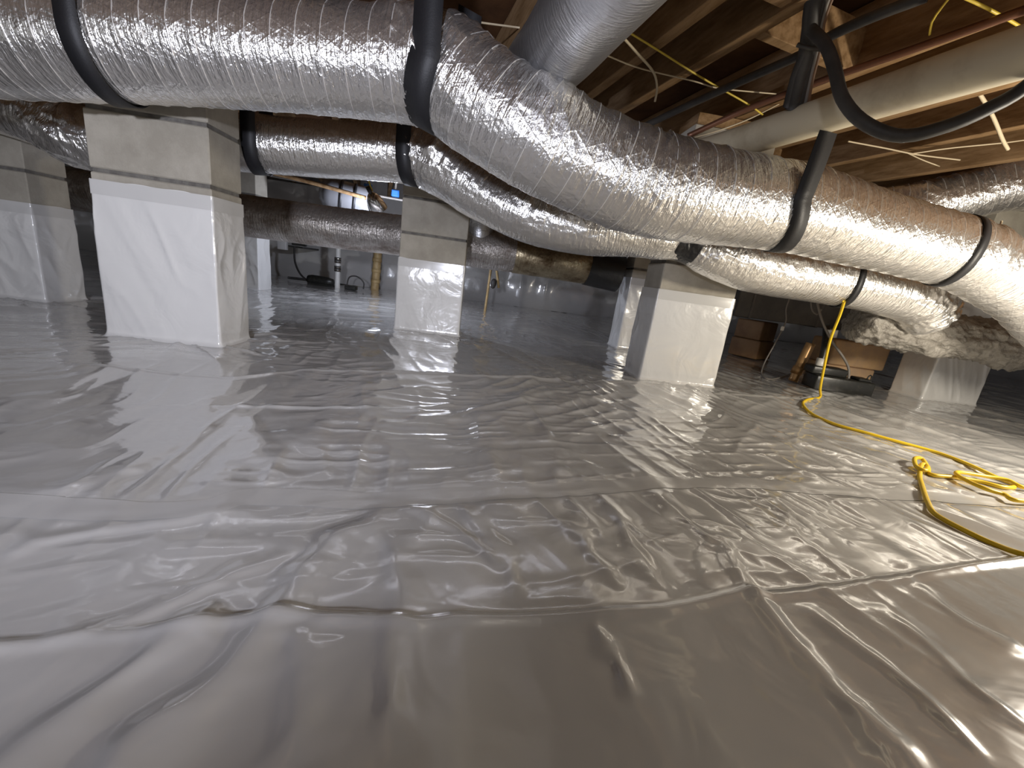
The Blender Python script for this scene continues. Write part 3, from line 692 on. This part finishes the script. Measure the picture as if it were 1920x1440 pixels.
simple('cream_wire', [(1.8583, 1.9000, 1.2063), (1.9282, 1.8800, 1.1815), (2.0008, 1.8600, 1.1617)], 0.0025, CREAMWIRE, 'short pale wire end poking out above the upper right foil duct', 'wire', WIRES, 8)
simple('yellow_wire', [(0.7551, 1.9300, 1.0781), (0.9211, 1.9000, 1.1372), (1.0499, 1.8600, 1.1961), (1.1530, 1.8000, 1.2608)], 0.0029, CREAMWIRE, 'faint tan wire low over the biggest duct near the end of the drain pipe', 'wire', WIRES, 8)
simple('brown_wire', [(1.6411, 1.5000, 1.2750), (1.7979, 1.5500, 1.2342), (1.9406, 1.6000, 1.1879), (2.0038, 1.6200, 1.1694)], .006, CREAMWIRE, 'pale wire hanging at the right edge below the black hose', 'wire', WIRES, 8)
simple('hook_wire', [(2.2742, 1.7500, 0.9556), (2.1557, 1.6500, 0.8532), (2.0961, 1.6000, 0.7994)], .004, CREAMWIRE, 'thin hanger wire dropping onto the biggest duct near the right edge', 'wire', WIRES, 8)

# ------------------------------------------------------------------ yellow extension cord
hang = [(1.6496, 1.7400, 0.5246), (1.7078, 1.8000, 0.4654), (1.7590, 1.8600, 0.3415), (1.8334, 1.9200, 0.1909), (1.8899, 1.9600, 0.0748)]
fl = [(1.9336, 1.9894, 0.0000), (1.8011, 1.9182, 0.0000), (1.6825, 1.8111, 0.0000), (1.6081, 1.6646, 0.0000), (1.5976, 1.5266, 0.0000), (1.6494, 1.4378, 0.0000), (1.7120, 1.3705, 0.0000), (1.7974, 1.2799, 0.0000), (1.7740, 1.1592, 0.0000), (1.7393, 1.0568, 0.0000), (1.7337, 1.0157, 0.0000), (1.6800, 0.9793, -0.0000), (1.6301, 0.9753, 0.0000), (1.5950, 1.0047, -0.0000), (1.5397, 1.0222, 0.0000), (1.4614, 1.0332, 0.0000), (1.5186, 1.0883, 0.0000), (1.5456, 1.1344, -0.0000), (1.4979, 1.1182, -0.0000), (1.4433, 1.0647, 0.0000), (1.4458, 1.0409, 0.0000), (1.4947, 1.0734, 0.0000), (1.4836, 1.0823, 0.0000), (1.4095, 1.0215, 0.0000), (1.3251, 0.9460, 0.0000), (1.2190, 0.8424, 0.0000), (1.1905, 0.7963, 0.0000), (1.1925, 0.7266, 0.0000), (1.2036, 0.6787, 0.0000), (1.2109, 0.6333, 0.0000), (1.35, .60, 0), (1.6, .45, 0)]
loop = [(2.2, .98, 0), (1.5973, 0.8852, 0.0000), (1.5548, 0.9179, 0.0000), (1.5129, 0.9407, 0.0000), (1.5279, 1.0073, 0.0000), (1.5752, 1.0481, 0.0000), (1.6600, 1.0376, 0.0000), (1.7069, 1.0150, 0.0000), (1.7348, 0.9748, 0.0000), (2.1, 1.08, 0)]
flp = on_floor(fl, .007)
for k, dz in ((17, .012), (18, .014), (19, .010), (20, .006), (21, .010), (22, .012)):
    flp[k] = (flp[k][0], flp[k][1], flp[k][2]+dz)
cord = join_tubes('extension_cord', [hang+flp, on_floor(loop, .015)], .0062, 10, YELLOW, .008)
tag(cord, 'yellow extension cord hanging from the duct and snaking over the liner', 'cord')

# ------------------------------------------------------------------ right background
e = empty('clay_block_stack', (2.57, 2.62, 0)); tag(e, 'stack of two tan clay blocks behind the black sump box', 'block stack')
box('clay_block', (2.74, 2.75, .063), (.36, .22, .126), CLAY, e, radians(-6), .012, True, 2)
box('clay_block', (2.77, 2.75, .217), (.40, .24, .178), CLAY, e, radians(-6), .014, True, 2)
e = empty('brown_block_stack', (2.55, 3.39, 0)); tag(e, 'stack of two dark brown blocks in shade right of the right of centre pier', 'block stack')
box('brown_block', (2.60, 3.56, .083), (.30, .26, .166), BROWNB, e, radians(32), .012, True, 2)
box('brown_block', (2.60, 3.56, .252), (.27, .24, .168), BROWNB, e, radians(28), .012, True, 2)
e = empty('metal_trunk', (2.0, 3.1, .36)); tag(e, 'dark sheet metal trunk duct in shade behind the smaller duct at the right', 'duct')
box('trunk_body', (2.66, 3.06, .50), (1.40, .28, .27), DARKM, e, radians(-3), .006)
for x in (2.08, 2.62, 3.1): box('trunk_seam', (x, 3.06-(x-2.66)*.05, .50), (.02, .29, .28), DARKM, e, radians(-3), .004)
box('cloth_flap', (1.8950, 2.9300, 0.4417), (.07, .006, .07), GREYFLAP, e, radians(20), .002)
for x in (2.25, 3.0): tube('hanger', [(x, 3.06, .62), (x, 3.06, 1.255)], .008, 8, .2, GREYWIRE, e)
# sump pump
e = empty('sump_pump', (2.2, 2.2, 0)); tag(e, 'black sump pump box with a short riser standing on the liner at the right', 'pump')
zb = .012
box('base_box', (2.29, 2.27, zb+.045), (.33, .15, .09), BLACKP, e, radians(-14), .008, True, 2)
box('motor_housing', (2.22, 2.31, zb+.115), (.20, .11, .05), BLACKP, e, radians(-14), .008, True, 2)
box('side_block', (2.40, 2.235, zb+.098), (.07, .09, .016), BLACKP, e, radians(-14), .004)
tube('riser_pipe', [(2.18, 2.32, zb+.13), (2.19, 2.33, .22), (2.20, 2.36, .32), (2.21, 2.4, .40)], .020, 16, .02, BLACKP, e)
tube('pipe_collar', [(2.18, 2.32, zb+.135), (2.182, 2.322, zb+.185)], .026, 16, .02, PVCW, e)
tube('pipe_cap', [(2.2259, 2.3600, 0.3310), (2.2197, 2.3600, 0.3775)], .032, 16, .02, PVCW, e)
tube('handle', [(2.44, 2.235, zb+.10), (2.45, 2.235, zb+.125), (2.465, 2.235, zb+.125), (2.47, 2.235, zb+.10)], .004, 8, .01, BLACKP, e)
e = empty('copper_elbow', (2.08, 2.42, 0)); tag(e, 'shiny brown pipe stub standing beside the black sump box', 'pipe')
tube('pipe', [(2.15, 2.45, .01), (2.165, 2.45, .12), (2.19, 2.45, .27)], .028, 20, .02, mat('shiny_brown', (.45, .27, .12), .3, .5), e)
tube('coupling', [(2.155, 2.45, .06), (2.162, 2.45, .11)], .034, 20, .02, MATS['shiny_brown'], e)
simple('pump_cord', [(2.3470, 2.2600, 0.0928), (2.3293, 2.2700, 0.1638), (2.2733, 2.2800, 0.2297), (2.1891, 2.3000, 0.3097), (2.1151, 2.3200, 0.4032), (2.0614, 2.3400, 0.5014), (2.0321, 2.3600, 0.5922)], .007, GREYWIRE, 'brown grey power cord rising from the black sump box', 'cord', sides=8)
e = empty('dangling_wire', (2.0721, 2.6000, 0.5580)); tag(e, 'thin grey wire with a white tag dangling left of the yellow cord', 'wire')
tube('wire', [(2.0742, 2.6000, 0.5862), (2.0670, 2.6000, 0.4691), (2.0924, 2.6000, 0.3934), (2.0855, 2.6000, 0.3308), (2.0635, 2.6000, 0.2285), (2.0310, 2.6000, 0.0929)]+on_floor([(2.0517, 2.6269, -0.0000), (1.9385, 2.4347, 0.0000), (2.0566, 2.4835, 0.0000), (2.5185, 2.8661, 0.0000)], .006), .0045, 8, .015, GREYWIRE, e)
box('tag', (2.0804, 2.5950, 0.3345), (.03, .006, .028), WHITEP, e, .2, .003)
simple('hook_wire', [(2.1315, 2.5000, 0.5545), (2.1643, 2.5000, 0.4835), (2.2129, 2.5000, 0.4550), (2.2303, 2.5000, 0.4918)], .005, GREYWIRE, 'short hooked wire above the black sump box', 'wire', sides=8)

# ------------------------------------------------------------------ far background between the piers
e = empty('water_tank', (-1.2, 4.0, .9)); tag(e, 'grey round tank strapped under the joists in the far background', 'tank')
lathe('tank_body', [(.001, -.24), (.06, -.235), (.11, -.20), (.13, -.14), (.13, .14), (.11, .20), (.06, .235), (.001, .24)], 32, TANK, e, axis_mat((-1.2, 4.0, .90), (1, .25, -.08)))
for k in (-.06, .05):
    lathe('tank_strap', [(.131, k-.012), (.135, k-.012), (.135, k+.012), (.131, k+.012)], 32, STRAP, e, axis_mat((-1.2, 4.0, .90), (1, .25, -.08)))
e = empty('clamp_lamp', (-.88, 3.6, .86)); tag(e, 'shiny silver reflector of a clamp lamp hanging in the far background', 'lamp')
lathe('reflector', [(.075, -.07), (.072, -.03), (.058, .02), (.035, .055), (.018, .07), (.001, .072)], 32, CHROME, e, axis_mat((-.88, 3.6, .86), (-.35, -.55, .75)))
lamp('clamp_lamp_light', 'POINT', (-.845, 3.665, .775), 32, (.78, .84, 1.0), .03)
lathe('socket', [(.016, .06), (.018, .12), (.001, .121)], 16, BLACKP, e, axis_mat((-.88, 3.6, .86), (-.35, -.55, .75)))
lathe('bulb', [(.001, -.065), (.02, -.06), (.028, -.035), (.018, 0), (.012, .05)], 20, WHITEP, e, axis_mat((-.88, 3.6, .86), (-.35, -.55, .75)))
tube('lamp_wire', [(-.90, 3.6, .93), (-.93, 3.6, 1.02), (-.86, 3.6, 1.06), (-.83, 3.6, 1.15), (-.80, 3.6, 1.26)], .006, 8, .02, YWIRE, e)
for c, lab in (((-1.09, 4.2, 1.04), 'small blue junction box under the far joists, left one'), ((-.84, 4.2, 1.025), 'small blue junction box under the far joists, right one beside the middle pier')):
    e = empty('junction_box', c); tag(e, lab, 'junction box', 'blue boxes under the far joists')
    box('box_body', c, (.07, .05, .06), BLUE, e, .1, .006, True); box('cover_plate', (c[0], c[1]-.027, c[2]), (.055, .006, .045), BLUE, e, .1, .002)
    tube('hanger', [(c[0], c[1], c[2]+.025), (c[0], c[1], 1.26)], .010, 8, .05, GREYWIRE, e)
simple('far_cable', [(-1.9, 4.1, 1.0), (-1.3, 4.15, .985), (-.6, 4.2, .975), (-.2, 4.2, 1.0)], .010, GREYWIRE, 'grey cable strung below the blue junction boxes', 'cable', sides=8)
simple('far_conduit', [(-2.0, 3.6, .98), (-1.5, 3.7, .95), (-1.0, 3.8, .90)], .016, JOIST, 'tan conduit slanting in the dark gap above the trunk duct', 'pipe', sides=10)
# white control box with its cable
bx = (-2.4685, 5.6000, 0.4296)
e = empty('control_box', bx); tag(e, 'small white control box on the far wall below the trunk duct', 'box')
box('case', bx, (.11, .06, .13), WHITEP, e, 0, .008, True, 2); box('side_module', (bx[0]+.20, bx[1], bx[2]+.03), (.17, .05, .045), BLACKP, e, 0, .006)
box('mount_rail', (bx[0]+.08, bx[1]+.3, bx[2]-.01), (.3, .55, .02), BLACKP, e, 0, .003)
tube('lead', [(-2.3068, 5.5500, 0.4235), (-2.2808, 5.5000, 0.2454), (-2.2036, 5.4500, 0.1131), (-2.1010, 5.4000, 0.0430), (-2.0310, 5.3500, 0.0275)], .012, 8, .03, RUBBER, e)
fz = floor_z(-1.7, 5.3)
e = empty('discharge_pipe', (-1.70, 5.3, fz)); tag(e, 'white discharge pipe with black bands standing in the far background', 'pipe')
tube('pipe', [(-1.70, 5.3, fz-.005), (-1.70, 5.3, .5), (-1.70, 5.3, 1.25)], .030, 16, .1, PVCW, e)
for z in (.20, .30): tube('rubber_coupling', [(-1.70, 5.3, z), (-1.70, 5.3, z+.065)], .038, 16, .03, RUBBER, e)
for z in (.215, .25, .315, .35): tube('clamp_band', [(-1.70, 5.3, z-.006), (-1.70, 5.3, z+.006)], .041, 16, .01, CHROME, e)
e = empty('floor_pump', (-1.85, 5.35, fz)); tag(e, 'low black pump lying at the foot of the white discharge pipe', 'pump')
lathe('pump_body', [(.001, -.16), (.05, -.155), (.06, -.10), (.055, .08), (.04, .15), (.001, .16)], 20, BLACKP, e, axis_mat((-1.90, 5.32, fz+.06), (1, -.1, 0)))
box('pump_foot', (-1.90, 5.32, fz+.012), (.30, .09, .03), BLACKP, e, -.1, .004)
box('pump_lid', (-1.53, 5.28, fz+.025), (.14, .08, .05), BLACKP, e, 0, .008)
tube('pump_loop', [(-1.58, 5.27, fz+.04), (-1.55, 5.27, fz+.15), (-1.46, 5.27, fz+.17), (-1.38, 5.27, fz+.11), (-1.38, 5.27, fz+.03)], .008, 8, .02, RUBBER, e)
tube('hose_bar', [(-2.30, 5.35, fz+.045), (-2.05, 5.33, fz+.05)], .016, 10, .04, RUBBER, e)
e = empty('tan_pipe', (-1.33, 5.7, .0)); tag(e, 'tan jointed drain pipe rising by the far wall, left of the middle pier', 'pipe')
fz2 = floor_z(-1.34, 5.7)
tube('pipe', [(-1.345, 5.7, fz2-.005), (-1.33, 5.7, .35), (-1.31, 5.7, .85)], .052, 20, .06, CPVC, e)
for z in (.10, .235, .37): tube('coupling', [(-1.342+z*.03, 5.7, z), (-1.341+z*.03, 5.7, z+.05)], .060, 20, .02, CPVC, e)
for k, (a, b, lab) in enumerate((((0.1367, 4.6000, 0.6204), (0.1208, 4.6000, 0.0030), 'longer of two thin wooden stakes below the stained duct'), ((0.1595, 4.6000, 0.6235), (0.2426, 4.6000, 0.2829), 'shorter of two thin wooden stakes below the stained duct'))):
    e0 = simple('wooden_stake', [a, tuple((np.array(a)+np.array(b))/2), b], .014, CPVC, lab, 'stake', 'stakes below the stained duct', 8, .1)
o = lathe('black_plug', [(.001, -.05), (.02, -.04), (.034, 0), (.03, .04), (.012, .06), (.001, .061)], 14, RUBBER, None, axis_mat((0.1782, 4.5700, 0.3159), (.1, 0, 1))); tag(o, 'small black plug hanging between the two wooden stakes', 'plug')
